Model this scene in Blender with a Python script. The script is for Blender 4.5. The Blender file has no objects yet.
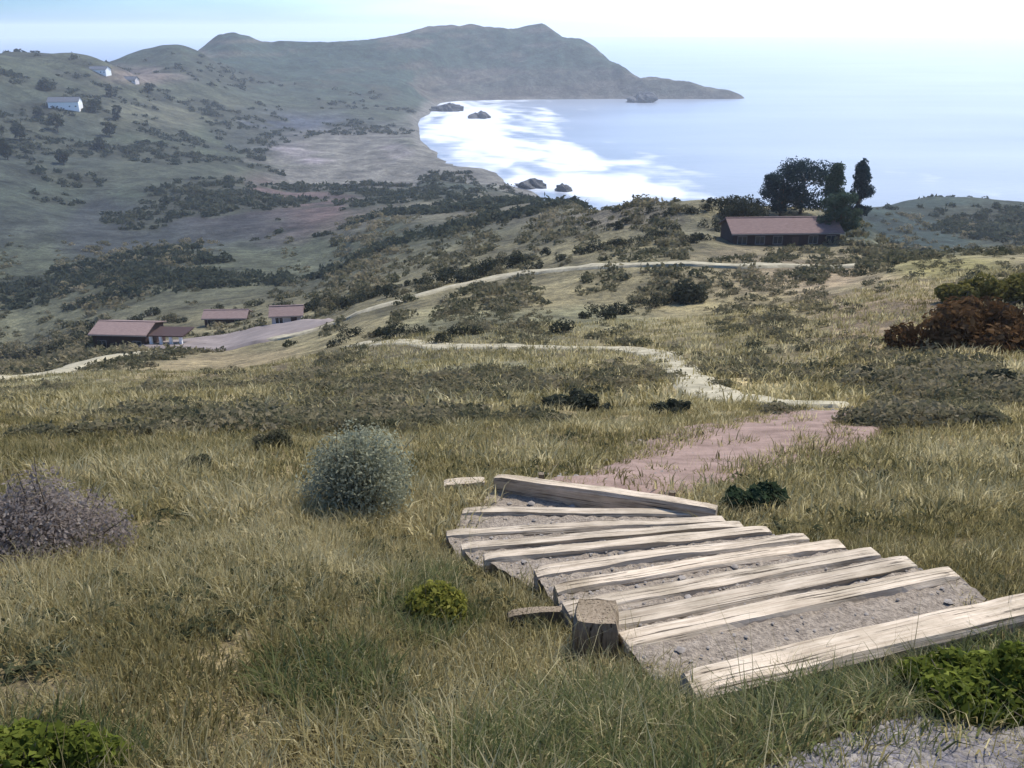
import bpy, math, random
import numpy as np
from mathutils import Matrix, Vector

rng = np.random.default_rng(7)
random.seed(7)
C = bpy.context.scene.collection
S = bpy.context.scene

# ------------------------------------------------------------------ camera
W, H, F = 1024, 768, 887.0
PITCH = math.radians(21.8)
ZC = 120.0
cp, sp = math.cos(PITCH), math.sin(PITCH)


def q_of(py):                       # drop per metre forward for an image row
    v = (H / 2 - np.asarray(py, float)) / F
    return (sp - v * cp) / (cp + v * sp)


def t_of(px, py):                   # sideways per metre forward
    v = (H / 2 - np.asarray(py, float)) / F
    return ((np.asarray(px, float) - W / 2) / F) / (cp + v * sp)


def project(x, y, z):
    dx, dy, dz = x, y, z - ZC
    d = dy * cp - dz * sp
    d = np.where(d < 0.05, 0.05, d)
    u = dx / d
    v = (dy * sp + dz * cp) / d
    return W / 2 + u * F, H / 2 - v * F


# ------------------------------------------------------------------ noise
_perm = rng.random((256, 256))


def vnoise(x, y):
    xi, yi = np.floor(x).astype(int), np.floor(y).astype(int)
    fx, fy = x - xi, y - yi
    fx, fy = fx * fx * (3 - 2 * fx), fy * fy * (3 - 2 * fy)
    a = _perm[xi & 255, yi & 255]
    b = _perm[(xi + 1) & 255, yi & 255]
    c = _perm[xi & 255, (yi + 1) & 255]
    d = _perm[(xi + 1) & 255, (yi + 1) & 255]
    return (a + (b - a) * fx) * (1 - fy) + (c + (d - c) * fx) * fy - 0.5


def fbm(x, y, o=4):
    s, a = 0, 1.0
    for k in range(o):
        s = s + a * vnoise(x * 2 ** k + 17.3 * k, y * 2 ** k + 5.1 * k)
        a *= 0.5
    return s


# ------------------------------------------------------------------ terrain
def pchip(xk, yk, x):
    xk, yk = np.asarray(xk, float), np.asarray(yk, float)
    h = np.diff(xk); d = np.diff(yk) / h
    m = np.zeros_like(yk)
    m[0], m[-1] = d[0], d[-1]
    for i in range(1, len(xk) - 1):
        if d[i - 1] * d[i] > 0:
            w1, w2 = 2 * h[i] + h[i - 1], h[i] + 2 * h[i - 1]
            m[i] = (w1 + w2) / (w1 / d[i - 1] + w2 / d[i])
    x = np.clip(x, xk[0], xk[-1])
    i = np.clip(np.searchsorted(xk, x) - 1, 0, len(xk) - 2)
    hh = h[i]; s = (x - xk[i]) / hh
    return ((1 + 2 * s) * (1 - s) ** 2 * yk[i] + s * (1 - s) ** 2 * hh * m[i]
            + s * s * (3 - 2 * s) * yk[i + 1] + s * s * (s - 1) * hh * m[i + 1])


def P(y, Y):                         # a visible point: image row at forward distance
    return (Y, Y * float(q_of(y)))


def A(alt, Y):                       # a point given by its height above the sea
    return (Y, ZC - alt)


COLS = [
    (0,   [P(405, 30), P(372, 105), P(368, 125), A(44, 200), P(325, 250), P(280, 330), P(200, 500), P(150, 650), P(100, 800), P(60, 950), P(50, 1020), A(60, 1300), A(20, 2600)]),
    (100, [P(405, 30), P(352, 130), P(344, 150), P(322, 210), P(270, 330), P(200, 560), P(150, 720), P(100, 900), P(70, 1050), P(54, 1130), A(50, 1350), A(10, 2600)]),
    (200, [P(405, 29), P(352, 128), P(332, 160), P(312, 195), P(280, 280), P(200, 560), P(160, 750), P(120, 1000), P(80, 1250), P(58, 1400), P(50, 1470), A(50, 1800), A(-10, 2600)]),
    (252, [P(405, 28.5), P(349, 110), P(332, 140), P(308, 185), P(272, 300), P(208, 520), P(172, 735), A(10, 950), P(122, 1080), P(92, 1300), P(60, 1600), P(34, 1760), A(60, 2050), A(-10, 2600)]),
    (300, [P(405, 28), P(347, 90), P(332, 120), P(303, 180), P(262, 320), P(215, 480), P(184, 720), A(5, 840), A(5, 930), A(5, 1050), A(8, 1120), P(100, 1350), P(60, 1700), P(46, 1810), A(60, 2100), A(-10, 2600)]),
    (400, [P(405, 26), P(347, 65), P(312, 100), P(287, 150), P(267, 200), P(242, 270), P(203, 500), P(180, 770), A(3, 830), A(2, 890), A(2, 1060), A(6, 1150), P(108, 1380), P(60, 1750), P(40, 1900), A(70, 2200), A(-10, 2600)]),
    (345, [P(405, 27), P(347, 76), P(322, 110), P(295, 165), P(265, 250), P(236, 360), P(204, 520), P(181, 740), A(3, 830), A(2, 890), A(2, 1050), A(6, 1130), P(104, 1365), P(60, 1730), P(44, 1860), A(66, 2160), A(-10, 2600)]),
    (414, [P(405, 25.7), P(347, 63), P(312, 98), P(285, 145), P(264, 195), P(238, 267), P(202, 500), P(179, 775), A(5, 840), A(5, 1060), A(6, 1200), P(108, 1400), P(60, 1765), P(35, 1925), A(75, 2200), A(-10, 2600)]),
    (428, [P(405, 25.5), P(347, 62), P(312, 96), P(283, 140), P(262, 190), P(236, 265), P(200, 500), A(4, 790), A(3, 900), A(1, 980), A(-2, 1060), A(-2, 1340), A(3, 1420), P(95, 1620), P(60, 1780), P(30, 1950), A(80, 2200), A(-10, 2600)]),
    (470, [P(405, 25), P(348, 58), P(311, 90), P(280, 132), P(255, 178), P(230, 245), P(203, 430), A(6, 720), A(2, 830), A(-3, 900), A(-8, 1050), A(-8, 1640), A(2, 1690), P(78, 1780), P(50, 1880), P(25, 1990), A(80, 2200), A(-10, 2600)]),
    (530, [P(405, 25), P(350, 54), P(310, 85), P(273, 125), P(248, 165), P(222, 225), P(203, 350), A(6, 640), A(1, 700), A(-4, 760), A(-10, 1000), A(-10, 1660), A(2, 1715), P(70, 1800), P(45, 1890), P(24, 1990), A(80, 2200), A(-10, 2600)]),
    (572, [P(405, 25), P(355, 50), P(310, 85), P(268, 119), P(240, 156), P(212, 205), P(202, 300), A(6, 520), A(-6, 640), A(-10, 1000), A(-10, 1680), A(2, 1722), P(74, 1790), P(50, 1860), P(40, 1920), A(60, 2100), A(-10, 2600)]),
    (612, [P(405, 25), P(362, 46), P(310, 84), P(265, 114), P(235, 150), P(206, 188), A(60, 260), A(5, 420), A(-8, 560), A(-10, 1000), A(-10, 1690), A(2, 1725), P(82, 1775), P(68, 1810), A(40, 1900), A(-10, 2100), A(-10, 2600)]),
    (640, [P(405, 24.5), P(370, 41), P(310, 82), P(265, 110), P(233, 148), P(202, 182), A(55, 240), A(0, 360), A(-10, 450), A(-10, 1000), A(-10, 1700), A(3, 1722), P(87, 1745), P(81, 1770), A(10, 1830), A(-10, 1900), A(-10, 2600)]),
    (700, [P(405, 24), P(381, 32), P(310, 80), P(265, 105), P(230, 145), P(197, 170), A(45, 250), A(-8, 330), A(-10, 500), A(-10, 1000), A(-10, 1700), A(3, 1722), P(88, 1742), P(85, 1765), A(5, 1820), A(-10, 1880), A(-10, 2600)]),
    (728, [P(405, 23.5), P(376, 34), P(308, 80), P(265, 105), P(233, 145), P(200, 172), A(45, 250), A(-8, 330), A(-10, 500), A(-10, 1000), A(-10, 1700), A(0, 1722), P(94, 1742), A(-2, 1800), A(-10, 1880), A(-10, 2600)]),
    (745, [P(405, 23), P(370, 36), P(305, 80), P(265, 105), P(236, 143), P(203, 174), A(45, 250), A(-8, 330), A(-10, 500), A(-10, 1000), A(-10, 2600)]),
    (800, [P(405, 22), P(350, 45), P(302, 77), P(266, 105), P(241, 140), P(206, 175), A(45, 250), A(-8, 330), A(-10, 500), A(-10, 1000), A(-10, 2600)]),
    (860, [P(405, 21), P(350, 42), P(300, 70), P(268, 98), P(252, 125), P(222, 160), A(60, 230), A(40, 330), P(205, 430), A(-5, 560), A(-10, 1000), A(-10, 2600)]),
    (930, [P(405, 20), P(348, 40), P(295, 65), P(257, 92), A(88, 130), A(62, 200), A(48, 300), P(225, 390), P(199, 480), A(10, 600), A(-10, 700), A(-10, 1000), A(-10, 2600)]),
    (1010, [P(405, 19), P(346, 39), P(292, 62), P(257, 84), A(92, 120), A(64, 200), A(48, 300), P(228, 390), P(204, 470), A(8, 590), A(-10, 680), A(-10, 1000), A(-10, 2600)]),
    (1120, [P(405, 19), P(346, 39), P(292, 62), P(257, 84), A(92, 120), A(64, 200), A(46, 300), A(34, 390), A(20, 470), A(-10, 590), A(-10, 1000), A(-10, 2600)]),
]
LY = np.linspace(math.log(0.2), math.log(2600), 900)
PROF, TC = [], []
for px, pts in COLS:
    TC.append((px - 512) / F / (cp + 0.11 * sp * 1.6))
    near = [(0.2, 1.6 + 0.362 * 0.2), (1, 1.962), (4, 3.05), (9, 4.86)]
    # blend the near plane into the first given point
    pts = near + pts
    PROF.append(pchip([math.log(a) for a, _ in pts], [(b - 1.6) / a for a, b in pts], LY))
PROF = np.array(PROF); TC = np.array(TC)
TU = np.linspace(-1.0, 1.0, 801)
PG = np.array([pchip(TC, PROF[:, j], TU) for j in range(len(LY))])     # [row, col]
_k = np.exp(-0.5 * (np.arange(-4, 5) / 1.4) ** 2); _k /= _k.sum()
PG = np.array([np.convolve(np.pad(r, 4, mode='edge'), _k, 'valid') for r in PG])

STAIR_PTS, STAIR_W = None, None


def ground(x, y):
    x, y = np.asarray(x, float), np.asarray(y, float)
    yy = np.maximum(y, 0.25)
    t = np.clip(x / np.maximum(yy, 0.9), -0.999, 0.999)
    a = (np.log(yy) - LY[0]) / (LY[1] - LY[0]); b = (t + 1) / 2 * 800
    a = np.clip(a, 0, len(LY) - 1.001); b = np.clip(b, 0, 799.999)
    i, j = a.astype(int), b.astype(int); fa, fb = a - i, b - j
    q = (PG[i, j] * (1 - fa) * (1 - fb) + PG[i + 1, j] * fa * (1 - fb) + PG[i, j + 1] * (1 - fa) * fb + PG[i + 1, j + 1] * fa * fb)
    z = ZC - 1.6 - q * np.where(y > 0.25, yy, 0.25) - np.where(y > .25, 0, (y - .25) * 0.36)
    sc = np.clip(yy, 0, 900)
    n = fbm(x / 3.1, y / 3.1, 3) * 0.16 * np.clip((yy - 1) / 8, 0, 1)
    n = n + fbm(x / 14 + 3, y / 14, 3) * 0.5 * np.clip((yy - 12) / 30, 0, 1)
    n = n + fbm(x / 60 + 9, y / 60, 4) * 3.0 * np.clip((sc - 60) / 300, 0, 1)
    n = n + fbm(x / 210 + 2, y / 210 + 7, 4) * 20.0 * np.clip((sc - 400) / 500, 0, 1) * np.clip((z - 4) / 40, 0, 1)
    rg = (.5 - np.abs(fbm(x / 130 + 4, y / 170 + 1, 5))) * 2 - .7
    n = n + rg * 13 * np.clip((yy - 1450) / 200, 0, 1) * np.clip((z - 2) / 25, 0, 1)
    n = n * np.clip((z + 8) / 14, 0.15, 1)
    z = z + n
    if STAIR_PTS is not None:
        m = (y < 16) & (y > 0) & (np.abs(x) < 9)
        if np.any(m):
            xs, ys = np.atleast_1d(x)[np.atleast_1d(m)], np.atleast_1d(y)[np.atleast_1d(m)]
            K = np.exp(-((xs[:, None] - STAIR_PTS[None, :, 0]) ** 2 + (ys[:, None] - STAIR_PTS[None, :, 1]) ** 2) / (2 * 0.75 ** 2))
            z = np.atleast_1d(z).copy()
            z[np.atleast_1d(m)] += K @ STAIR_W
            if x.ndim == 0: z = z[0]
    return z


def hit(px, py, ymin=1.0):
    Ys = np.exp(np.linspace(math.log(ymin), math.log(2500), 5000))
    q, t = float(q_of(py)), float(t_of(px, py))
    g = ground(t * Ys, Ys) - (ZC - q * Ys)
    k = np.argmax(g > 0)
    if g[k] <= 0: k = len(Ys) - 1
    return float(t * Ys[k]), float(Ys[k])


def hit3(px, py, ymin=1.0):
    x, y = hit(px, py, ymin)
    return x, y, float(ground(x, y))


# ------------------------------------------------------------------ steps: where they lie
#        left end      right end     drop below the eye
STEP = [((690, 680), (1050, 597), 2.86),
        ((624, 636), (955, 569), 3.12),
        ((597, 621), (912, 559), 3.24),
        ((566, 606), (876, 549), 3.36),
        ((556, 587), (842, 541), 3.52),
        ((536, 570), (806, 535), 3.68),
        ((484, 556), (770, 528), 3.85),
        ((462, 546), (742, 522), 4.00),
        ((446, 532), (724, 517), 4.18),
        ((462, 509), (712, 513), 4.42)]
EDGE = ((496, 478), (716, 511), 4.42)


def px3(px, py, drop):
    Y = drop / float(q_of(py))
    return Vector((float(t_of(px, py)) * Y, Y, ZC - drop))


STEP3 = [(px3(*a, d), px3(*b, d)) for a, b, d in STEP]
EDGE3 = (px3(*EDGE[0], EDGE[2] + .05), px3(*EDGE[1], EDGE[2] - .05))
sp_pts, sp_z = [], []
for i, (l, r) in enumerate(STEP3):
    for s in (-.04, .2, .4, .6, .8, 1.04):
        p = l.lerp(r, s); sp_pts.append((p.x, p.y)); sp_z.append(p.z - 0.19)
    if i:
        for s in (0, .35, .65, 1):
            p = l.lerp(r, s) * .5 + STEP3[i - 1][0].lerp(STEP3[i - 1][1], s) * .5
            sp_pts.append((p.x, p.y)); sp_z.append(l.z - 0.10)
for s in (0, .5, 1):
    p = EDGE3[0].lerp(EDGE3[1], s); sp_pts.append((p.x, p.y + .1)); sp_z.append(p.z - .14)
_sp = np.array(sp_pts); _dz = np.array(sp_z) - ground(_sp[:, 0], _sp[:, 1])
_K = np.exp(-((_sp[:, None, 0] - _sp[None, :, 0]) ** 2 + (_sp[:, None, 1] - _sp[None, :, 1]) ** 2) / (2 * 0.75 ** 2))
STAIR_W = np.linalg.solve(_K + 0.25 * np.eye(len(_sp)), _dz); STAIR_PTS = _sp


# ------------------------------------------------------------------ mesh helpers
def link(o, parent=None):
    C.objects.link(o)
    if parent is not None:
        o.parent = parent
    return o


def mk(name, V, Fc, mat, parent=None, smooth=False, attrs=None, cols=None):
    V = np.asarray(V, np.float32); Fc = np.asarray(Fc, np.int32)
    me = bpy.data.meshes.new(name)
    n, k = Fc.shape
    me.vertices.add(len(V)); me.vertices.foreach_set('co', V.ravel())
    me.loops.add(n * k); me.loops.foreach_set('vertex_index', Fc.ravel())
    me.polygons.add(n); me.polygons.foreach_set('loop_start', np.arange(0, n * k, k, dtype=np.int32))
    try:
        me.polygons.foreach_set('loop_total', np.full(n, k, np.int32))
    except Exception:
        pass
    if smooth: me.polygons.foreach_set('use_smooth', np.ones(n, bool))
    me.update(calc_edges=True)
    for an, av in (attrs or {}).items():
        a = me.attributes.new(an, 'FLOAT', 'POINT'); a.data.foreach_set('value', np.asarray(av, np.float32))
    for an, av in (cols or {}).items():
        a = me.attributes.new(an, 'FLOAT_COLOR', 'POINT')
        av = np.concatenate([np.asarray(av, np.float32), np.ones((len(av), 1), np.float32)], 1)
        a.data.foreach_set('color', av.ravel())
    me.validate()
    if mat: me.materials.append(mat)
    return link(bpy.data.objects.new(name, me), parent)


class MB:
    """collects polygons of any size into one mesh object"""
    def __init__(s): s.v, s.f = [], []

    def add(s, vs, fs):
        b = len(s.v); s.v += [tuple(v) for v in vs]; s.f += [tuple(b + i for i in f) for f in fs]; return s

    def box(s, x0, x1, y0, y1, z0, z1):
        return s.add([(x0, y0, z0), (x1, y0, z0), (x1, y1, z0), (x0, y1, z0), (x0, y0, z1), (x1, y0, z1), (x1, y1, z1), (x0, y1, z1)],
                     [(0, 3, 2, 1), (4, 5, 6, 7), (0, 1, 5, 4), (1, 2, 6, 5), (2, 3, 7, 6), (3, 0, 4, 7)])

    def build(s, name, mat, parent=None, smooth=False):
        me = bpy.data.meshes.new(name); me.from_pydata(s.v, [], s.f); me.validate(); me.materials.append(mat)
        if smooth:
            for p in me.polygons: p.use_smooth = True
        return link(bpy.data.objects.new(name, me), parent)


def tag(o, label=None, cat=None, group=None, kind=None):
    if label: o['label'] = label
    if cat: o['category'] = cat
    if group: o['group'] = group
    if kind: o['kind'] = kind
    return o


def empty(name, loc, rz=0, label=None, cat=None, group=None):
    o = bpy.data.objects.new(name, None); o.empty_display_size = .3
    o.location = loc; o.rotation_euler = (0, 0, rz)
    return tag(link(o), label, cat, group)


# ------------------------------------------------------------------ materials
def mat(name):
    m = bpy.data.materials.new(name); m.use_nodes = True
    nt = m.node_tree; nt.nodes.clear()
    return m, nt, nt.nodes, nt.links


def N(nt, typ, **kw):
    n = nt.nodes.new(typ)
    for k, v in kw.items():
        if k == 'inp':
            for a, b in v.items(): n.inputs[a].default_value = b
        else: setattr(n, k, v)
    return n


def ramp(nt, stops):
    r = nt.nodes.new('ShaderNodeValToRGB'); e = r.color_ramp.elements
    while len(e) < len(stops): e.new(.5)
    for el, (p, c) in zip(e, stops):
        el.position = p; el.color = (*c, 1) if len(c) == 3 else c
    return r


def noisy(name, c0, c1, scale=5, rough=.9, bump=.3, bscale=None, stretch=(1, 1, 1), detail=8, spec=.2, dist=.02):
    m, nt, nd, L = mat(name)
    tc = N(nt, 'ShaderNodeTexCoord'); mp = N(nt, 'ShaderNodeMapping'); mp.inputs['Scale'].default_value = stretch
    L.new(tc.outputs['Object'], mp.inputs[0])
    no = N(nt, 'ShaderNodeTexNoise', inp={'Scale': scale, 'Detail': detail, 'Roughness': .65}); L.new(mp.outputs[0], no.inputs['Vector'])
    r = ramp(nt, [(.3, c0), (.7, c1)]); L.new(no.outputs['Fac'], r.inputs[0])
    b = N(nt, 'ShaderNodeBsdfPrincipled', inp={'Roughness': rough, 'Specular IOR Level': spec}); L.new(r.outputs[0], b.inputs['Base Color'])
    n2 = N(nt, 'ShaderNodeTexNoise', inp={'Scale': bscale or scale * 4, 'Detail': 6}); L.new(mp.outputs[0], n2.inputs['Vector'])
    bp = N(nt, 'ShaderNodeBump', inp={'Strength': bump, 'Distance': dist}); L.new(n2.outputs['Fac'], bp.inputs['Height']); L.new(bp.outputs[0], b.inputs['Normal'])
    o = N(nt, 'ShaderNodeOutputMaterial'); L.new(b.outputs[0], o.inputs[0])
    return m


def leafmat(name, cs, transl=.25):
    """foliage: a per-leaf tint picks the colour"""
    m, nt, nd, L = mat(name)
    at = N(nt, 'ShaderNodeAttribute', attribute_name='tint')
    r = ramp(nt, [(i / max(1, len(cs) - 1), c) for i, c in enumerate(cs)]); L.new(at.outputs['Fac'], r.inputs[0])
    d = N(nt, 'ShaderNodeBsdfDiffuse', inp={'Roughness': .6}); t = N(nt, 'ShaderNodeBsdfTranslucent')
    L.new(r.outputs[0], d.inputs[0]); L.new(r.outputs[0], t.inputs[0])
    mx = N(nt, 'ShaderNodeMixShader', inp={0: transl}); L.new(d.outputs[0], mx.inputs[1]); L.new(t.outputs[0], mx.inputs[2])
    o = N(nt, 'ShaderNodeOutputMaterial'); L.new(mx.outputs[0], o.inputs[0])
    return m


M_BARK = noisy('bark', (.06, .045, .03), (.14, .11, .08), 8, stretch=(1, 1, .2))
M_CYP = leafmat('cypress_leaf', [(.018, .034, .040), (.034, .058, .06), (.06, .088, .08)], .3)
M_TREE = leafmat('tree_leaf', [(.035, .058, .035), (.065, .095, .06), (.10, .13, .085)], .3)
M_FARTREE = leafmat('far_leaf', [(.036, .046, .032), (.058, .068, .046), (.09, .092, .062)], .35)
M_SCRUB = leafmat('scrub_leaf', [(.06, .062, .035), (.125, .118, .066), (.205, .175, .10), (.29, .24, .145)], .35)
M_DARKSC = leafmat('dark_scrub_leaf', [(.025, .032, .02), (.05, .055, .035), (.085, .085, .055)], .2)
M_SAGE = leafmat('sage_leaf', [(.21, .21, .14), (.32, .32, .215), (.42, .415, .285)], .55)
M_HEATH = leafmat('heath_leaf', [(.18, .145, .12), (.285, .235, .20), (.38, .33, .27)], .45)
M_BROWN = leafmat('bracken_leaf', [(.06, .032, .014), (.12, .066, .029), (.19, .112, .05)], .2)
M_GORSE = leafmat('gorse_leaf', [(.09, .08, .02), (.16, .14, .04), (.25, .21, .065)], .35)
M_YELLOW = leafmat('yellow_leaf', [(.11, .115, .02), (.21, .20, .04), (.32, .29, .07)], .4)
M_GREEN = leafmat('green_leaf', [(.07, .085, .016), (.15, .175, .03), (.27, .29, .065)], .5)
M_DGREEN = leafmat('dark_green_leaf', [(.02, .035, .015), (.05, .07, .035), (.09, .11, .06)], .25)
M_GRASS = leafmat('grass_blade', [(.094, .079, .027), (.21, .174, .07), (.34, .282, .13), (.56, .475, .265)], .5)
def timber_material(name='weathered_timber', k=(1, 1, 1), vert=False):
    m, nt, nd, L = mat(name)
    o3 = lambda a: (a[1], a[2], a[0]) if vert else a
    tc = N(nt, 'ShaderNodeTexCoord'); oi = N(nt, 'ShaderNodeObjectInfo')
    off = N(nt, 'ShaderNodeVectorMath', operation='ADD'); L.new(tc.outputs['Object'], off.inputs[0])
    sc_ = N(nt, 'ShaderNodeMath', operation='MULTIPLY', inp={1: 40}); L.new(oi.outputs['Random'], sc_.inputs[0]); L.new(sc_.outputs[0], off.inputs[1])

    def no(stretch, scale, detail=8):
        mp = N(nt, 'ShaderNodeMapping'); mp.inputs['Scale'].default_value = o3(stretch); L.new(off.outputs[0], mp.inputs[0])
        n = N(nt, 'ShaderNodeTexNoise', inp={'Scale': scale, 'Detail': detail, 'Roughness': .62}); L.new(mp.outputs[0], n.inputs['Vector']); return n
    g, c, st = no((.8, 22, 22), 3.2), no((.5, 34, 34), 2.1, 4), no((1.6, 3, 3), 1.3, 5)
    r1 = ramp(nt, [(p_, tuple(a * b for a, b in zip(c_, k))) for p_, c_ in ((.25, (.36, .30, .225)), (.5, (.58, .51, .40)), (.78, (.76, .70, .58)))]); L.new(g.outputs['Fac'], r1.inputs[0])
    r2 = ramp(nt, [(.34, (.22, .2, .18)), (.42, (1, 1, 1))]); L.new(c.outputs['Fac'], r2.inputs[0])
    r3 = ramp(nt, [(.32, (.55, .54, .5)), (.6, (1.0, 1, 1))]); L.new(st.outputs['Fac'], r3.inputs[0])
    r4 = ramp(nt, [(0, (.72, .71, .68)), (1, (1.06, 1.02, .96))]); L.new(oi.outputs['Random'], r4.inputs[0])
    cur = r1.outputs[0]
    for r_ in (r2, r3, r4):
        mx = N(nt, 'ShaderNodeMix', data_type='RGBA', blend_type='MULTIPLY'); mx.inputs['Factor'].default_value = 1
        L.new(cur, mx.inputs['A']); L.new(r_.outputs[0], mx.inputs['B']); cur = mx.outputs['Result']
    b = N(nt, 'ShaderNodeBsdfPrincipled', inp={'Roughness': .85, 'Specular IOR Level': .15}); L.new(cur, b.inputs['Base Color'])
    bp = N(nt, 'ShaderNodeBump', inp={'Strength': .7, 'Distance': .008}); L.new(g.outputs['Fac'], bp.inputs['Height'])
    b2 = N(nt, 'ShaderNodeBump', inp={'Strength': .8, 'Distance': .01}); L.new(r2.outputs[0], b2.inputs['Height']); L.new(bp.outputs[0], b2.inputs['Normal']); L.new(b2.outputs[0], b.inputs['Normal'])
    o = N(nt, 'ShaderNodeOutputMaterial'); L.new(b.outputs[0], o.inputs[0])
    return m


M_GREENGRASS = leafmat('green_grass_blade', [(.06, .068, .025), (.10, .115, .042), (.165, .175, .065), (.25, .25, .115)], .45)
M_SCRUBGREEN = leafmat('weed_leaf', [(.05, .055, .028), (.085, .09, .045), (.13, .125, .065)], .3)
M_WOOD = timber_material('weathered_timber', (.98, .93, .90))
M_WOODB = timber_material('brown_timber', (.40, .36, .32), True)
M_GRAVEL = noisy('gravel', (.11, .088, .066), (.32, .265, .20), 30, .95, .9, 60, dist=.02)
M_GREYGRAVEL = noisy('grey_gravel', (.07, .062, .06), (.21, .19, .19), 40, .95, .9, 70, dist=.02)
M_EARTH = noisy('red_earth', (.135, .088, .066), (.27, .185, .145), 2.0, .95, .6, 25, dist=.03)
M_PATH = noisy('pale_path', (.17, .148, .092), (.40, .35, .235), 1.1, .95, .5, 12, dist=.04)
M_YARD = noisy('pink_yard', (.13, .106, .092), (.225, .185, .162), .35, .95, .4, 4, dist=.06)
M_ROCK = noisy('sea_rock', (.03, .032, .035), (.12, .115, .11), .5, .85, .9, 1.5, dist=.6)
M_STONE = noisy('grey_stone', (.12, .105, .09), (.30, .265, .225), 5, .9, .7, 22, dist=.02)
M_ROOFR = noisy('rust_roof', (.15, .10, .085), (.25, .18, .155), 1.5, .8, .4, 6, (1, 5, 5), dist=.05)
M_ROOFH = noisy('red_brown_roof', (.10, .062, .052), (.21, .14, .12), 1.5, .85, .5, 6, (1, 6, 6), dist=.05)
M_DULL = noisy('dull_paint', (.16, .14, .125), (.24, .21, .19), 4, .7, .1)
M_WALLB = noisy('brown_boards', (.03, .016, .013), (.06, .034, .028), 2, .8, .3, 8, (8, 8, .4), dist=.02)
M_WALLD = noisy('red_brown_boards', (.055, .03, .025), (.10, .06, .05), 2, .8, .3, 8, (8, 8, .4), dist=.02)
M_WALLW = noisy('white_render', (.70, .70, .68), (.84, .84, .82), 2, .8, .1)
M_WALLP = noisy('pale_render', (.5, .44, .41), (.62, .56, .52), 2, .8, .1)
M_ROOFG = noisy('slate_roof', (.07, .075, .085), (.15, .155, .165), 1.5, .6, .4, 6)
M_WHITEP = noisy('white_paint', (.68, .66, .62), (.8, .78, .75), 4, .6, .1)
mg, nt, nd, L = mat('window_glass')
b = N(nt, 'ShaderNodeBsdfPrincipled', inp={'Base Color': (.02, .025, .03, 1), 'Roughness': .08, 'Specular IOR Level': .6})
o = N(nt, 'ShaderNodeOutputMaterial'); L.new(b.outputs[0], o.inputs[0]); M_GLASS = mg


def ground_material():
    m, nt, nd, L = mat('hillside_ground')
    at = N(nt, 'ShaderNodeAttribute', attribute_name='base')
    tc = N(nt, 'ShaderNodeTexCoord')

    def noise(scale, detail=8, rough=.6):
        n = N(nt, 'ShaderNodeTexNoise', inp={'Scale': scale, 'Detail': detail, 'Roughness': rough}); L.new(tc.outputs['Object'], n.inputs['Vector']); return n
    fine, mid, big, rough = noise(9), noise(.9), noise(.045, 10, .65), noise(.2, 8, .75)
    cur = at.outputs['Color']
    for n, lo, hi in ((fine, .55, 1.5), (mid, .6, 1.45), (big, .42, 1.58), (rough, .45, 1.55)):
        r = ramp(nt, [(.3, (lo, lo, lo * 1.03)), (.7, (hi, hi * .98, hi * .93))]); L.new(n.outputs['Fac'], r.inputs[0])
        mx = N(nt, 'ShaderNodeMix', data_type='RGBA', blend_type='MULTIPLY'); mx.inputs['Factor'].default_value = 1
        L.new(cur, mx.inputs['A']); L.new(r.outputs[0], mx.inputs['B']); cur = mx.outputs['Result']
    b = N(nt, 'ShaderNodeBsdfPrincipled', inp={'Roughness': .95, 'Specular IOR Level': .1}); L.new(cur, b.inputs['Base Color'])
    bp = N(nt, 'ShaderNodeBump', inp={'Strength': .6, 'Distance': .08}); L.new(fine.outputs['Fac'], bp.inputs['Height'])
    bp2 = N(nt, 'ShaderNodeBump', inp={'Strength': .5, 'Distance': .5}); L.new(mid.outputs['Fac'], bp2.inputs['Height']); L.new(bp.outputs[0], bp2.inputs['Normal'])
    bp3 = N(nt, 'ShaderNodeBump', inp={'Strength': .6, 'Distance': 8.}); L.new(big.outputs['Fac'], bp3.inputs['Height']); L.new(bp2.outputs[0], bp3.inputs['Normal'])
    L.new(bp3.outputs[0], b.inputs['Normal'])
    o = N(nt, 'ShaderNodeOutputMaterial'); L.new(b.outputs[0], o.inputs[0])
    return m


# ------------------------------------------------------------------ hillside sheet
rows = np.concatenate([[-12, -6, -2, -.5], np.exp(np.linspace(math.log(.3), math.log(300), 470)), np.arange(307, 2600, 7.)])
ts = np.linspace(-.95, .95, 700)
Yg, Tg = np.meshgrid(rows, ts, indexing='ij')
Xg = Tg * np.maximum(Yg, 0.0) + Tg * 6 * np.exp(-np.maximum(Yg, 0) / 6)
Zg = ground(Xg, Yg)
V = np.stack([Xg, Yg, Zg], -1).reshape(-1, 3)


def grid_faces(nr, nc):
    i = np.arange((nr - 1) * nc).reshape(nr - 1, nc)[:, :-1].ravel()
    return np.stack([i, i + 1, i + nc + 1, i + nc], 1)


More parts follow.
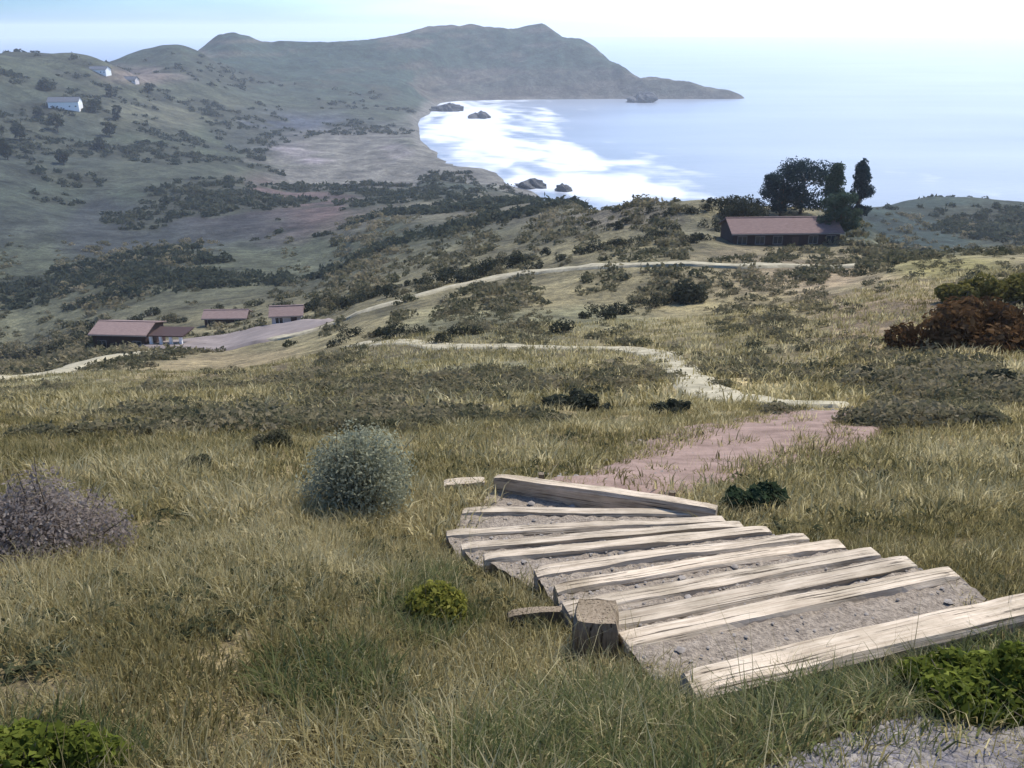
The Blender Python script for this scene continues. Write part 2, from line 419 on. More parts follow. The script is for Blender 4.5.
# surface colour by plant cover, plus painted haze blue on one far slope: grass near, scrub below, wooded valley, heath, headland
def cover(x, y, z):
    px, py = project(x, y, z)
    k = np.log(np.maximum(y, 1))
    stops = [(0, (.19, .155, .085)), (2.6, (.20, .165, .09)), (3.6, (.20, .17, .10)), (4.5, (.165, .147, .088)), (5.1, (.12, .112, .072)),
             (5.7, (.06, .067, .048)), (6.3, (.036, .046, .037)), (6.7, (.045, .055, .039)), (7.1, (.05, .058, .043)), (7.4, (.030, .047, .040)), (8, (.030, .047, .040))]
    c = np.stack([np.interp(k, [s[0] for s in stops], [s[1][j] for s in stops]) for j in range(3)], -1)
    wob = fbm(x / (4 + y * .05), y / (4 + y * .05), 3) * .9

    def zone(cx, cy, rx, ry, col, w=1.0):
        nonlocal c
        e = 1 - np.sqrt(((px - cx) / rx) ** 2 + ((py - cy) / ry) ** 2) + wob * .6
        a = np.clip(e * 2, 0, 1) * w
        a = a[..., None]; c = c * (1 - a) + np.array(col) * a
    zone(790, 275, 130, 35, (.20, .165, .115), .8)
    zone(900, 330, 160, 70, (.17, .13, .09), .8)
    zone(950, 268, 90, 16, (.16, .15, .06), .7)
    zone(760, 330, 90, 50, (.165, .145, .08), .7)
    zone(520, 325, 160, 25, (.11, .115, .075), .7)
    zone(450, 380, 160, 28, (.12, .125, .085), .8)
    zone(250, 372, 180, 22, (.20, .165, .105), .7)
    zone(50, 385, 90, 22, (.19, .19, .13), .7)
    zone(680, 230, 60, 20, (.10, .10, .075), .6)
    zone(620, 215, 80, 16, (.12, .11, .10), .6)
    zone(480, 210, 140, 22, (.12, .11, .085), .7)
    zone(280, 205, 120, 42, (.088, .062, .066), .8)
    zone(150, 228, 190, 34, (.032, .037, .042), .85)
    zone(310, 130, 110, 24, (.055, .065, .10), .7)  # blue of distant haze and shade painted into the ground colour
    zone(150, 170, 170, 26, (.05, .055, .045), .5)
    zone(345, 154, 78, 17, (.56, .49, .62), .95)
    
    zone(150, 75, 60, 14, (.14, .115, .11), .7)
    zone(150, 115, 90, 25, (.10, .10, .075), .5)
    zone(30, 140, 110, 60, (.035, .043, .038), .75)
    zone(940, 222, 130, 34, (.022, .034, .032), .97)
    zone(700, 440, 120, 35, (.20, .165, .13), .5)
    zone(490, 440, 70, 30, (.12, .10, .08), .6)
    zone(50, 510, 70, 50, (.14, .12, .11), .5)
    # bare rock on the sea cliffs, pale sand on the low beach
    s = np.clip((9 - z) / 5, 0, 1) * (y > 250); s = s[..., None]; c = c * (1 - s) + np.array((.11, .11, .105)) * s
    # thickets on the valley sides
    g = fbm(x / 52., y / 52., 4); k2 = np.clip((g + .10) * 5, 0, 1) * np.clip((y - 200) / 150, 0, 1) * (y < 1550) * np.clip((z - 4) / 4, 0, 1) * .9
    k2 = k2[..., None]; c = c * (1 - k2) + np.array((.038, .043, .034)) * k2
    hd = np.clip((60 - z) / 25, 0, 1) * (y > 1600) * (x > -180) * .6; hd = (hd + np.clip(fbm(x / 60, z / 9., 4) * 2.2, 0, .8) * (y > 1600)).clip(0, .9)[..., None]; c = c * (1 - hd) + np.array((.075, .07, .062)) * hd
    return c


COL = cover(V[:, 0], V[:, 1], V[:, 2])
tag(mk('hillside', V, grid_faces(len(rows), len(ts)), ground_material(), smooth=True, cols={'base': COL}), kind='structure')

# ------------------------------------------------------------------ sea
ys = np.concatenate([np.arange(250, 1950, 7.), np.exp(np.linspace(math.log(1960), math.log(16000), 60))])
tt = np.linspace(-1.1, 1.1, 720)
Ys, Ts = np.meshgrid(ys, tt, indexing='ij'); Xs = Ys * Ts
Vs = np.stack([Xs, Ys, np.zeros_like(Xs)], -1).reshape(-1, 3)
px, py = project(Vs[:, 0], Vs[:, 1], Vs[:, 2])
gz = np.where(Vs[:, 1] < 2590, ground(Vs[:, 0], Vs[:, 1]), -10)
foam = np.exp(-((gz + .6) / 1.2) ** 2) * .5 * (px > 405)


def fblob(cx, cy, rx, ry, w):
    return w * np.exp(-((px - cx) / rx) ** 2 - ((py - cy) / ry) ** 2)


wx_, wy_ = fbm(Vs[:, 0] / 60, Vs[:, 1] / 160, 4) * 60, fbm(Vs[:, 0] / 60 + 40, Vs[:, 1] / 160 + 9, 4) * 26
px, py = px + wx_, py + wy_
foam = np.maximum.reduce([foam, fblob(474, 130, 64, 34, 1.6), fblob(550, 160, 105, 12, 1.35), fblob(600, 184, 110, 16, 1.25),
                          fblob(690, 166, 70, 5, .55), fblob(880, 180, 80, 7, .4), fblob(465, 172, 70, 9, .75), fblob(560, 106, 70, 3, .4), fblob(690, 188, 70, 6, .62),
                          fblob(980, 188, 50, 6, .4)])
sw = (Vs[:, 0] * .8 + Vs[:, 1] * .42) / 42. + fbm(Vs[:, 0] / 90, Vs[:, 1] / 90, 3) * 1.6
foam = foam * (.84 + .20 * np.sin(sw * 6.283))
foam = foam + fbm(Vs[:, 0] / 25, Vs[:, 1] / 55, 4) * .3
m, nt, nd, L = mat('sea_water')
at = N(nt, 'ShaderNodeAttribute', attribute_name='foam'); tc = N(nt, 'ShaderNodeTexCoord')
mp = N(nt, 'ShaderNodeMapping'); mp.inputs['Scale'].default_value = (.35, 1, 1); L.new(tc.outputs['Object'], mp.inputs[0])
n1 = N(nt, 'ShaderNodeTexNoise', inp={'Scale': .09, 'Detail': 9, 'Roughness': .72}); L.new(mp.outputs[0], n1.inputs['Vector'])
ad = N(nt, 'ShaderNodeMath', operation='ADD'); L.new(at.outputs['Fac'], ad.inputs[0]); L.new(n1.outputs['Fac'], ad.inputs[1])
rr = ramp(nt, [(.64, (0, 0, 0)), (.84, (.5, .5, .5)), (1.02, (1, 1, 1))])
sb = N(nt, 'ShaderNodeMath', operation='MULTIPLY', inp={1: .8}); L.new(ad.outputs[0], sb.inputs[0]); L.new(sb.outputs[0], rr.inputs[0])
n2 = N(nt, 'ShaderNodeTexNoise', inp={'Scale': .006, 'Detail': 5}); L.new(mp.outputs[0], n2.inputs['Vector'])
wc = ramp(nt, [(.3, (.155, .18, .215)), (.7, (.235, .26, .30))]); L.new(n2.outputs['Fac'], wc.inputs[0])
b = N(nt, 'ShaderNodeBsdfPrincipled', inp={'Roughness': .32, 'IOR': 1.33, 'Specular IOR Level': .36}); L.new(wc.outputs[0], b.inputs['Base Color'])
n3 = N(nt, 'ShaderNodeTexNoise', inp={'Scale': .12, 'Detail': 8, 'Roughness': .7}); L.new(mp.outputs[0], n3.inputs['Vector'])
bp = N(nt, 'ShaderNodeBump', inp={'Strength': .35, 'Distance': 1.5}); L.new(n3.outputs['Fac'], bp.inputs['Height']); L.new(bp.outputs[0], b.inputs['Normal'])
fo = N(nt, 'ShaderNodeBsdfDiffuse', inp={'Color': (.52, .54, .56, 1)})
mx = N(nt, 'ShaderNodeMixShader'); L.new(rr.outputs[0], mx.inputs[0]); L.new(b.outputs[0], mx.inputs[1]); L.new(fo.outputs[0], mx.inputs[2])
o = N(nt, 'ShaderNodeOutputMaterial'); L.new(mx.outputs[0], o.inputs[0])
tag(mk('sea', Vs, grid_faces(len(ys), len(tt)), m, smooth=True, attrs={'foam': foam}), kind='structure')


# ------------------------------------------------------------------ paths draped over the ground
def smooth_line(pts, n=14):
    pts = [np.array(p, float) for p in pts]; out = []
    for i in range(len(pts) - 1):
        p0, p1, p2, p3 = pts[max(i - 1, 0)], pts[i], pts[i + 1], pts[min(i + 2, len(pts) - 1)]
        for s in np.linspace(0, 1, n, endpoint=False):
            out.append(.5 * (2 * p1 + (p2 - p0) * s + (2 * p0 - 5 * p1 + 4 * p2 - p3) * s ** 2 + (-p0 + 3 * p1 - 3 * p2 + p3) * s ** 3))
    out.append(pts[-1]); return np.array(out)


def strip(name, pts, width, m, lift, n=14, k=9):
    P0 = smooth_line(pts, n); d = np.gradient(P0, axis=0); nrm = np.stack([-d[:, 1], d[:, 0]], 1); nrm /= np.linalg.norm(nrm, axis=1)[:, None] + 1e-9
    wid = width * (1 + .35 * fbm(np.arange(len(P0)) / 5., np.zeros(len(P0)) + width, 3)) if np.isscalar(width) else np.interp(np.linspace(0, 1, len(P0)), np.linspace(0, 1, len(width)), width)
    s = np.linspace(-.5, .5, k); vs = []
    for j, sj in enumerate(s):
        xy = P0 + nrm * (wid * sj * (1 + .25 * fbm(np.arange(len(P0)) / 7. + j * 31, np.zeros(len(P0)) + 4.2, 2)))[:, None]
        en = np.clip(np.minimum(np.arange(len(P0)), np.arange(len(P0))[::-1]) / 4., 0, 1) * 1.8 - .8
        z = ground(xy[:, 0], xy[:, 1]) + lift * (en if abs(sj) < .45 else -.8)
        vs.append(np.concatenate([xy, z[:, None]], 1))
    V = np.stack(vs, 1).reshape(-1, 3)
    return tag(mk(name, V, grid_faces(len(P0), k), m, smooth=True), kind='structure')


strip('dirt_path', [hit(*p) for p in [(560, 498), (640, 484), (700, 462), (760, 438), (812, 421), (838, 411)]], [1.1, 1.8, 2.6, 4.0, 4.2, 2.4], M_EARTH, .05)
strip('path', [hit(*p) for p in [(850, 407), (790, 405), (735, 400), (700, 388), (682, 370), (660, 356), (620, 350), (540, 348), (450, 347), (345, 345)]],
      [.8, 1.4, 1.8, 2.0, 2.0, 2.0, 2.0, 2.2, 2.6, 2.6], M_PATH, .10, 18)
strip('track', [hit(*p) for p in [(-60, 384), (0, 378), (60, 372), (110, 358), (200, 350), (290, 337), (340, 322), (400, 302), (450, 288), (505, 277), (560, 270), (640, 266), (720, 267), (800, 267), (865, 266)]],
      [6, 6, 6, 4.5, 4, 4, 4, 4.5, 4.5, 4, 3, 2.5, 2.5, 3, 3], M_PATH, .30, 18)
strip('yard', [hit(*p) for p in [(150, 349), (200, 344), (250, 338), (305, 332)]], [8, 17, 20, 12], M_YARD, .45, 14, 15)
strip('gravel_path', [hit(*p) for p in [(800, 815), (890, 772), (980, 748), (1080, 728)]], [.7, .8, .9, .9], M_GREYGRAVEL, .03)


# ------------------------------------------------------------------ steps
def beam(name, a, b, w, h, m, parent=None, segs=40, seed=0, wear=.022):
    """a squared timber from a to b (top centre line), slightly worn and bowed"""
    r = np.random.default_rng(seed); d = b - a; Ln = d.length
    prof = [(-.5, -1), (-.5, -.14), (-.4, 0), (.4, 0), (.5, -.14), (.5, -1)]
    vs = []
    bow = r.uniform(-.02, .02)
    for i in range(segs + 1):
        s = i / segs
        for (py_, pz) in prof:
            j_ = prof.index((py_, pz)); e_ = max(0, abs(s - .5) * 2 - .93) * .35
            a1 = float(fbm(np.array(s * Ln * 1.6 + seed * 7.1), np.array(j_ * 3.3 + .4), 3)); a2 = float(fbm(np.array(s * Ln * 1.6 + seed * 3.7 + 50), np.array(j_ * 2.9), 3))
            vs.append(((s - .5) * Ln + (r.uniform(-.008, .008) if i in (0, segs) else 0), py_ * w * (1 - e_) + bow * math.sin(s * math.pi) + a1 * wear, pz * h + a2 * wear - (e_ * .5 if pz > -.5 else 0) - .01 * abs(s - .5)))
    k = len(prof); mb = MB()
    fs = [(i * k + j, i * k + (j + 1) % k, (i + 1) * k + (j + 1) % k, (i + 1) * k + j) for i in range(segs) for j in range(k)]
    fs = [tuple(reversed(f)) for f in fs]
    fs += [tuple(range(k)), tuple(segs * k + j for j in reversed(range(k)))]
    mb.add(vs, fs); o = mb.build(name, m, parent)
    c = (a + b) / 2
    ax = d.normalized(); ay = Vector((0, 0, 1)).cross(ax).normalized(); az = ax.cross(ay)
    R = Matrix((ax, ay, az)).transposed().to_4x4(); R.translation = c - (parent.location if parent else Vector((0, 0, 0)))
    o.matrix_local = R
    return o


base = (STEP3[3][0] + STEP3[3][1]) / 2
steps = empty('stairway', base, 0, 'flight of broad pale timber and gravel steps curving down the grassy slope', 'steps')
for i, (l, r) in enumerate(STEP3):
    beam('step_timber', l, r, (.19 if i == 0 else .15 if i < 4 else .125), .22, M_WOOD, steps, seed=i)
    if i:
        pl, pr = STEP3[i - 1]
        nu, nv = 40, 14; vs = []
        for a in range(nv + 1):
            for b_ in range(nu + 1):
                s = b_ / nu; p = pl.lerp(pr, s).lerp(l.lerp(r, s), a / nv)
                vs.append((p.x - base.x, p.y - base.y, l.z - .035 + .03 * (1 - a / nv) + random.uniform(-.012, .012) - base.z))
        mk('tread', vs, grid_faces(nv + 1, nu + 1)[:, ::-1] if False else grid_faces(nv + 1, nu + 1), M_GRAVEL, steps, smooth=True)
# the wedge of gravel between the last timber and the edging
pl, pr = STEP3[-1]; vs = []
for a in range(9):
    for b_ in range(31):
        s = b_ / 30; p = pl.lerp(pr, s).lerp(EDGE3[0].lerp(EDGE3[1], s), a / 8)
        vs.append((p.x - base.x, p.y - base.y, pl.z - .16 + random.uniform(-.012, .012) - base.z))
mk('tread', vs, grid_faces(9, 31), M_GRAVEL, steps, smooth=True)
# the low side board at the left end of the third step
a = px3(508, 612, 3.42); b_ = px3(566, 608, 3.42)
beam('side_board', a, b_, .07, .24, M_WOODB, steps, 10, 31)

e0 = EDGE3[0].copy(); e0.z += .04; e1 = EDGE3[1].copy(); e1.z += .06
ed = empty('edging_timber', (e0 + e1) / 2 - Vector((0, 0, .2)), 0, 'long weathered timber edging the foot of the steps, its near face in shadow', 'timber')
beam('timber', e0, e1, .14, .3, M_WOOD, ed, 26, 77)
for s in (.2, .8):                                            # pegs that hold it
    p = e0.lerp(e1, s) + Vector((.05, .12, 0)) - ed.location
    mb = MB(); mb.box(p.x - .03, p.x + .03, p.y - .03, p.y + .03, p.z - .3, p.z + .02); mb.build('peg', M_WOODB, ed)
# another short pale sleeper beyond on the left
s0, s1 = hit3(444, 491), hit3(484, 488)
tag(beam('sleeper', Vector(s0) + Vector((0, 0, .12)), Vector(s1) + Vector((0, 0, .12)), .16, .2, M_WOOD, None, 12, 78),
    'short pale sleeper lying in the grass left of the edging timber', 'timber')


def stump():
    """the squat squared block beside the third step"""
    p = Vector(hit3(595, 656))
    t = empty('timber_block', p, math.radians(-6), 'squat squared grey timber block standing left of the steps', 'block')
    r = np.random.default_rng(5); n = 10; vs, hw, ht = [], .13, .31
    ring = []
    for k in range(24):
        an = k / 24 * 2 * math.pi; cx, cy = math.cos(an), math.sin(an)
        m_ = max(abs(cx), abs(cy)) ** .8; ring.append((cx / m_ * hw, cy / m_ * hw))
    for i in range(n + 1):
        z = -.15 + (ht + .15) * i / n
        for (x, y) in ring:
            s = 1 + .10 * float(fbm(np.array(x * 9.), np.array(y * 9. + z * 1.2), 3)) - (.13 if i == n else .03 if i == n - 1 else 0); vs.append((x * s, y * s, z + r.uniform(-.004, .004)))
    fs = [(i * 24 + j, i * 24 + (j + 1) % 24, (i + 1) * 24 + (j + 1) % 24, (i + 1) * 24 + j) for i in range(n) for j in range(24)]
    fs += [tuple(n * 24 + j for j in range(24))]
    MB().add(vs, fs).build('block_body', M_WOODB, t)


stump()


# ------------------------------------------------------------------ foliage
def leaves(name, centers, radii, n, size, m, parent=None, flat=1.0, shell=.55, up=.3, seed=0, tint_bias=0, aspect=.5):
    """n small folded leaves spread through lumpy volumes"""
    r = np.random.default_rng(seed)
    centers, radii = np.asarray(centers, float), np.asarray(radii, float)
    w = radii[:, 0] * radii[:, 1]; idx = r.choice(len(centers), n, p=w / w.sum())
    d = r.normal(size=(n, 3)); d /= np.linalg.norm(d, axis=1)[:, None]
    rad = r.uniform(shell, 1.05, n) ** .7
    p = centers[idx] + d * radii[idx] * rad[:, None]
    nrm = d + r.normal(size=(n, 3)) * .7 + np.array([0, 0, up]); nrm /= np.linalg.norm(nrm, axis=1)[:, None]
    a = r.normal(size=(n, 3)); a -= (a * nrm).sum(1)[:, None] * nrm; a /= np.linalg.norm(a, axis=1)[:, None]
    b = np.cross(nrm, a); s = size * r.uniform(.4, 1.6, n)[:, None]
    v = np.stack([p - a * s, p + b * s * aspect + nrm * s * .15, p + a * s, p - b * s * aspect + nrm * s * .15], 1).reshape(-1, 3)
    f = np.arange(4 * n).reshape(n, 4)
    clump = r.uniform(-.22, .22, len(centers))[idx]
    tint = np.clip(r.normal(.5, .2, n) + clump + tint_bias, 0, 1)
    return mk(name, v, f, m, parent, attrs={'tint': np.repeat(tint, 4)})


def limb_mesh(segs, name, m, parent):
    mb = MB()
    for a, b_, r0, r1 in segs:
        a, b_ = Vector(a), Vector(b_); d = (b_ - a).normalized(); x = d.orthogonal().normalized(); y = d.cross(x)
        vs = [a + (x * math.cos(k) + y * math.sin(k)) * r0 for k in np.linspace(0, 2 * math.pi, 9)[:-1]] + [b_ + (x * math.cos(k) + y * math.sin(k)) * r1 for k in np.linspace(0, 2 * math.pi, 9)[:-1]]
        mb.add(vs, [(k, (k + 1) % 8, 8 + (k + 1) % 8, 8 + k) for k in range(8)])
    return mb.build(name, m, parent, True)


def shrub(px, py, wpx, hpx, m, label, cat='shrub', group=None, n=1400, name='shrub', depth=.8, lumps=14, leaf=None, seed=0, bias=0, ymin=1.0, xyz=None):
    """a shrub whose foot is at the image point, sized from its image size at that distance"""
    x, y, z = xyz if xyz else hit3(px, py, ymin)
    dist = math.sqrt(x * x + y * y + (ZC - z) ** 2)
    w, h = wpx * dist / F, hpx * dist / F
    r = np.random.default_rng(seed + int(px) * 7 + int(py))
    t = empty(name, (x, y, z), 0, label, cat, group)
    cs, rs = [], []
    for k in range(lumps):
        a, q = r.uniform(0, 6.28), math.sqrt(r.uniform(0, 1))
        q *= .92 + .3 * math.sin(2 * a + seed + px) * math.sin(a + py)
        cx, cy = math.cos(a) * q * w * .38, math.sin(a) * q * w * .38 * depth
        top = h * (1 - .45 * q * q) * r.uniform(.6, 1.08)
        rr_ = min(w, h) * r.uniform(.22, .36)
        dz = float(ground(x + cx, y + cy)) - z
        cz = max(top - rr_, rr_ * .6) * r.uniform(.55, 1) + dz * .8
        if k % 4 == 3: rr_ *= .55; cx, cy, cz = cx * 1.25, cy * 1.25, cz * 1.12
        cs.append((cx, cy, cz)); rs.append((rr_ * 1.15, rr_ * 1.15, rr_))
    sz = leaf or max(.035, w * .03)
    leaves('foliage', cs, rs, n, sz, m, t, seed=seed + int(px), tint_bias=bias)
    segs = [((0, 0, -.1 * h), tuple(np.array(cs[k]) * (1, 1, .9)), w * .012 + .006, w * .004 + .003) for k in range(0, lumps, 2)]
    for k in range(lumps // 2):                     # bare twigs that stand out of the leaves
        c = np.array(cs[k * 2 % len(cs)]); d = c * (1, 1, .6) + np.array([0, 0, h * .3]) + r.normal(0, .12, 3) * w; d /= np.linalg.norm(d) + 1e-6
        e = c + d * rs[k * 2 % len(rs)][0] * r.uniform(1.0, 1.5)
        segs.append((tuple(c), tuple(e), w * .004 + .001, w * .0015 + .0006))
    limb_mesh(segs, 'stems', M_BARK, t)
    return t


def tree(x, y, h, w, m, label, shape='round', cat='tree', group=None, n=2600, seed=0, leaf=.25, name='tree'):
    z = float(ground(x, y)); r = np.random.default_rng(seed)
    t = empty(name, (x, y, z), 0, label, cat, group)
    cs, rs, segs = [], [], [((0, 0, -.4), (w * .02, 0, h * .45), h * .035, h * .022), ((w * .02, 0, h * .45), (0, 0, h * .85), h * .022, h * .006)]
    for k in range(34):
        f = r.uniform(.18, 1.0)
        if shape == 'cone': pr = (1.05 - f) ** .75
        elif shape == 'flat': pr = .45 + .6 * f if f < .8 else .8
        else: pr = math.sqrt(max(0, 1 - ((f - .58) / .5) ** 2)) + .12
        a = r.uniform(0, 6.28); q = math.sqrt(r.uniform(.05, 1)) * pr
        c = (math.cos(a) * q * w * .40, math.sin(a) * q * w * .40, f * h * .93)
        rr_ = w * r.uniform(.08, .19)
        cs.append(c); rs.append((rr_ * 1.2, rr_ * 1.2, rr_ * (.7 if shape != 'cone' else 1)))
        if k % 2 == 0: segs.append(((0, 0, c[2] * .7), c, h * .01, h * .003))
    leaves('crown', cs, rs, n, leaf, m, t, seed=seed, shell=.25)
    limb_mesh(segs, 'trunk', M_BARK, t)
    return t


# ------------------------------------------------------------------ buildings
def house(name, x, y, rz, Lx, Dy, hw, hr, wall, roof, label, windows=4, chimney=True, porch=0, door=True, z=None, over=.45):
    z = float(min(ground(x + a, y + b_) for a in (-Lx * .3, Lx * .3) for b_ in (-Dy * .3, Dy * .3))) if z is None else z
    t = empty(name, (x, y, z), rz, label, 'house' if 'barn' not in name else 'barn')
    hx, hy = Lx / 2, Dy / 2
    mb = MB()
    mb.add([(-hx, -hy, -2), (hx, -hy, -2), (hx, hy, -2), (-hx, hy, -2), (-hx, -hy, hw), (hx, -hy, hw), (hx, hy, hw), (-hx, hy, hw), (-hx, 0, hw + hr), (hx, 0, hw + hr)],
           [(0, 1, 5, 4), (2, 3, 7, 6), (1, 2, 6, 9, 5), (3, 0, 4, 8, 7)])
    mb.build('wall', wall, t)
    rb = MB(); th = .16; k = hr / hy; ex = hx + over; ey = hy + over; ze = hw - k * over
    for s in (-1, 1):
        vs = [(-ex, s * ey, ze + .03), (ex, s * ey, ze + .03), (ex, 0, hw + hr + .03), (-ex, 0, hw + hr + .03)]
        vs2 = [(a, b_, c + th) for a, b_, c in vs]
        rb.add(vs + vs2, [(0, 1, 2, 3), (4, 5, 6, 7), (0, 1, 5, 4), (1, 2, 6, 5), (3, 0, 4, 7)])
    rb.box(-ex - .02, ex + .02, -.16, .16, hw + hr + .08, hw + hr + .24)
    ro = rb.build('roof', roof, t)
    gb = MB(); gb.box(-ex, ex, -ey - .12, -ey - .01, ze - .02, ze + .10); gb.build('gutter', M_DULL, ro)
    if chimney:
        cb = MB(); cb.box(hx * .45 - .35, hx * .45 + .35, -.3, .3, hw + hr * .5, hw + hr + .9); cb.box(hx * .45 - .42, hx * .45 + .42, -.37, .37, hw + hr + .9, hw + hr + 1.02)
        cb.build('chimney', M_STONE, ro)
    n = windows + (1 if door else 0)
    for i in range(n):
        cx = -hx + Lx * (i + .5) / n
        if door and i == n // 2:
            d = MB(); d.box(cx - .5, cx + .5, -hy - .06, -hy + .02, 0, 2.05); d.build('door', M_WALLD, t); continue
        ww = min(1.3, Lx / n * .5); zz = hw * .38
        f = MB()
        for (a0, a1, c0, c1) in ((-ww / 2 - .1, -ww / 2, zz - .1, zz + 1.2), (ww / 2, ww / 2 + .1, zz - .1, zz + 1.2), (-ww / 2, ww / 2, zz + 1.1, zz + 1.2), (-ww / 2, ww / 2, zz - .1, zz), (-.04, .04, zz, zz + 1.1)):
            f.box(cx + a0, cx + a1, -hy - .07, -hy + .02, c0, c1)
        fo_ = f.build('window', M_WHITEP if wall in (M_WALLW, M_WALLP) else M_DULL, t)
        g = MB(); g.box(cx - ww / 2, cx + ww / 2, -hy - .03, -hy + .01, zz, zz + 1.1); g.build('pane', M_GLASS, fo_)
    if porch:                                             # open porch at the right end on white posts
        pr = MB(); pr.box(hx + .5, hx + porch + .4, -hy, hy * .4, hw - .25, hw - .08); pr.build('porch_roof', M_WALLB, t)
        for i in range(4):
            cx = hx + .8 + i * (porch - .9) / 3
            p_ = MB(); p_.box(cx - .22, cx + .22, -hy + .1, -hy + .5, -2, hw - .25); p_.build('porch_post', M_WHITEP, t)
    return t


# the long low house on the brow, trees round it
hx_, hy_ = hit(778, 243, 100)
house('house', hx_, hy_, math.radians(3), 16.5, 7, 2.7, 1.5, M_WALLB, M_ROOFH, 'long low dark house with a red brown roof in front of the dark trees', 5, False)
tz = lambda px, Y: (float(t_of(px, 205)) * Y, Y)
for (px, Y, h, w, m_, sh, lb, n, sd) in [
    (801, 163, 9.6, 14.0, M_CYP, 'round', 'broad blue black cypress rising behind the house roof', 5200, 3),
    (781, 160, 8.0, 8.0, M_CYP, 'round', 'low rounded dark cypress behind the middle of the roof', 3000, 4),
    (858, 160, 11.6, 6.2, M_CYP, 'cone', 'tall narrow dark cypress, the tallest tree on the brow', 3600, 5),
    (833, 156, 10.4, 6.6, M_TREE, 'cone', 'grey green pointed tree at the right end of the house', 3600, 6),
    (842, 137, 7.4, 6.5, M_TREE, 'round', 'bushy grey green tree in front of the right end of the house', 3200, 7),
    (744, 156, 3.8, 9.5, M_DARKSC, 'round', 'low spreading green tree at the left end of the house', 2600, 8)]:
    x, y = tz(px, Y); tree(x, y, h, w, m_, lb, sh, n=n * 2, seed=sd, leaf=.2)

# the russet barn with its porch beside the yard
bx_, by_ = hit(131, 345, 100)
house('barn', bx_, by_, math.radians(-4), 9.0, 7, 3.7, 1.0, M_WALLB, M_ROOFR, 'russet roofed barn with a porch on white posts beside the pink yard', 2, False, 6.0)
bx_, by_ = hit(288, 322, 100)
house('shed', bx_, by_, math.radians(8), 5, 3.5, 2.3, 1.0, M_WALLP, M_ROOFR, 'small pinkish shed standing at the right end of the yard', 1, False, 0, True)
bx_, by_ = hit(228, 322, 100)
house('shed', bx_, by_, math.radians(2), 8, 4, 2.2, .9, M_WALLD, M_ROOFR, 'low dark brown shed behind the middle of the yard', 2, False, 0, True)

# houses on the far hill
for (px, py, Lx, Dy, hw, hr, wl, rf, rz, lb) in [
    (66, 108, 27, 12, 8, 3.5, M_WALLW, M_ROOFG, .12, 'bright white house, the largest on the far hillside'),
    (100, 72, 21, 11, 6, 3, M_WALLW, M_ROOFG, -.15, 'white house under the crest of the far hill'),
    (130, 80, 17, 9, 4, 3, M_WALLP, M_ROOFG, -.1, 'small pale house on the far hill, rightmost of the houses')]:
    x, y = hit(px, py, 450); house('house', x, y, rz, Lx, Dy, hw, hr, wl, rf, lb, 4, True, over=.8)
for k, (px, py) in enumerate([(40, 118), (96, 112), (112, 98), (58, 132), (100, 150), (20, 140), (118, 120), (46, 90), (150, 92), (110, 136), (8, 160), (64, 164)]):
    x, y = hit(px, py, 450); tree(x, y, 9 + (k * 37 % 7), 9 + (k * 53 % 6), M_FARTREE, 'dark round tree among the houses on the far hill', 'round', group='trees among the far houses', n=900, seed=40 + k, leaf=.9)

# ------------------------------------------------------------------ rocks in the surf
def rock(px, py, wpx, hpx, label, seed):
    q = float(q_of(py)); Y = ZC / q; x = float(t_of(px, py)) * Y; d = math.hypot(Y, ZC); w, h = wpx * d / F, hpx * d / F
    r = np.random.default_rng(seed); nu, nv = 28, 14; vs = []
    for i in range(nv + 1):
        th = i / nv * math.pi
        for j in range(nu):
            ph = j / nu * 2 * math.pi
            dx, dy, dz = math.sin(th) * math.cos(ph), math.sin(th) * math.sin(ph), math.cos(th)
            s = .8 + .9 * float(fbm(np.array(dx * 1.7 + seed + dz), np.array(dy * 1.7 + seed * 2 - dz), 4))
            vs.append((dx * s * w / 2, dy * s * w * .4, dz * s * h * (1.1 if dz > 0 else .4)))
    fs = [(i * nu + j, (i + 1) * nu + j, (i + 1) * nu + (j + 1) % nu, i * nu + (j + 1) % nu) for i in range(nv) for j in range(nu)]
    o = MB().add(vs, fs).build('rock', M_ROCK); o.location = (x, Y, 0)
    tag(o, label, 'rock', 'rocks in the surf')


for k, a in enumerate([(447, 111, 30, 7, 'dark rock at the far end of the surf beach'), (481, 118, 22, 5, 'low dark rock awash in the white surf'),
                       (530, 187, 30, 6, 'broad dark rock at the water edge below the near shore'), (562, 191, 18, 5, 'dark rock beside the broad one at the near shore'),
                       (640, 102, 30, 8, 'dark rock under the tip of the headland')]):
    rock(*a, seed=60 + k)

# ------------------------------------------------------------------ shrubs that stand out
shrub(361, 514, 86, 114, M_SAGE, 'rounded grey green sage bush standing left of the steps', n=18000, lumps=44, leaf=.017, depth=.9)
shrub(44, 554, 132, 88, M_HEATH, 'low mauve grey heather mound at the left edge', n=20000, lumps=48, leaf=.015)
shrub(752, 510, 76, 34, M_DGREEN, 'small dark green bush behind the right end of the steps', n=3000, lumps=14, leaf=.05)
shrub(978, 348, 190, 58, M_BROWN, 'dark brown bracken thicket on the right of the slope', 'thicket', n=9000, lumps=34, leaf=.16, depth=.5)
shrub(1090, 352, 130, 58, M_BROWN, 'dark brown bracken thicket cut by the right edge', 'thicket', n=6000, lumps=24, leaf=.16, depth=.5)
shrub(990, 302, 120, 32, M_GORSE, 'yellow olive gorse bank behind the brown thicket', n=6000, lumps=26, leaf=.15, depth=.5, bias=-.1)
shrub(436, 622, 56, 56, M_YELLOW, 'yellow green tuft beside the left of the steps', 'tuft', n=5000, lumps=18, leaf=.018, bias=.05)
shrub(1000, 706, 170, 60, M_GREEN, 'bright green leafy plant at the right below the first step', 'plant', n=11000, lumps=34, leaf=.02, bias=-.05)
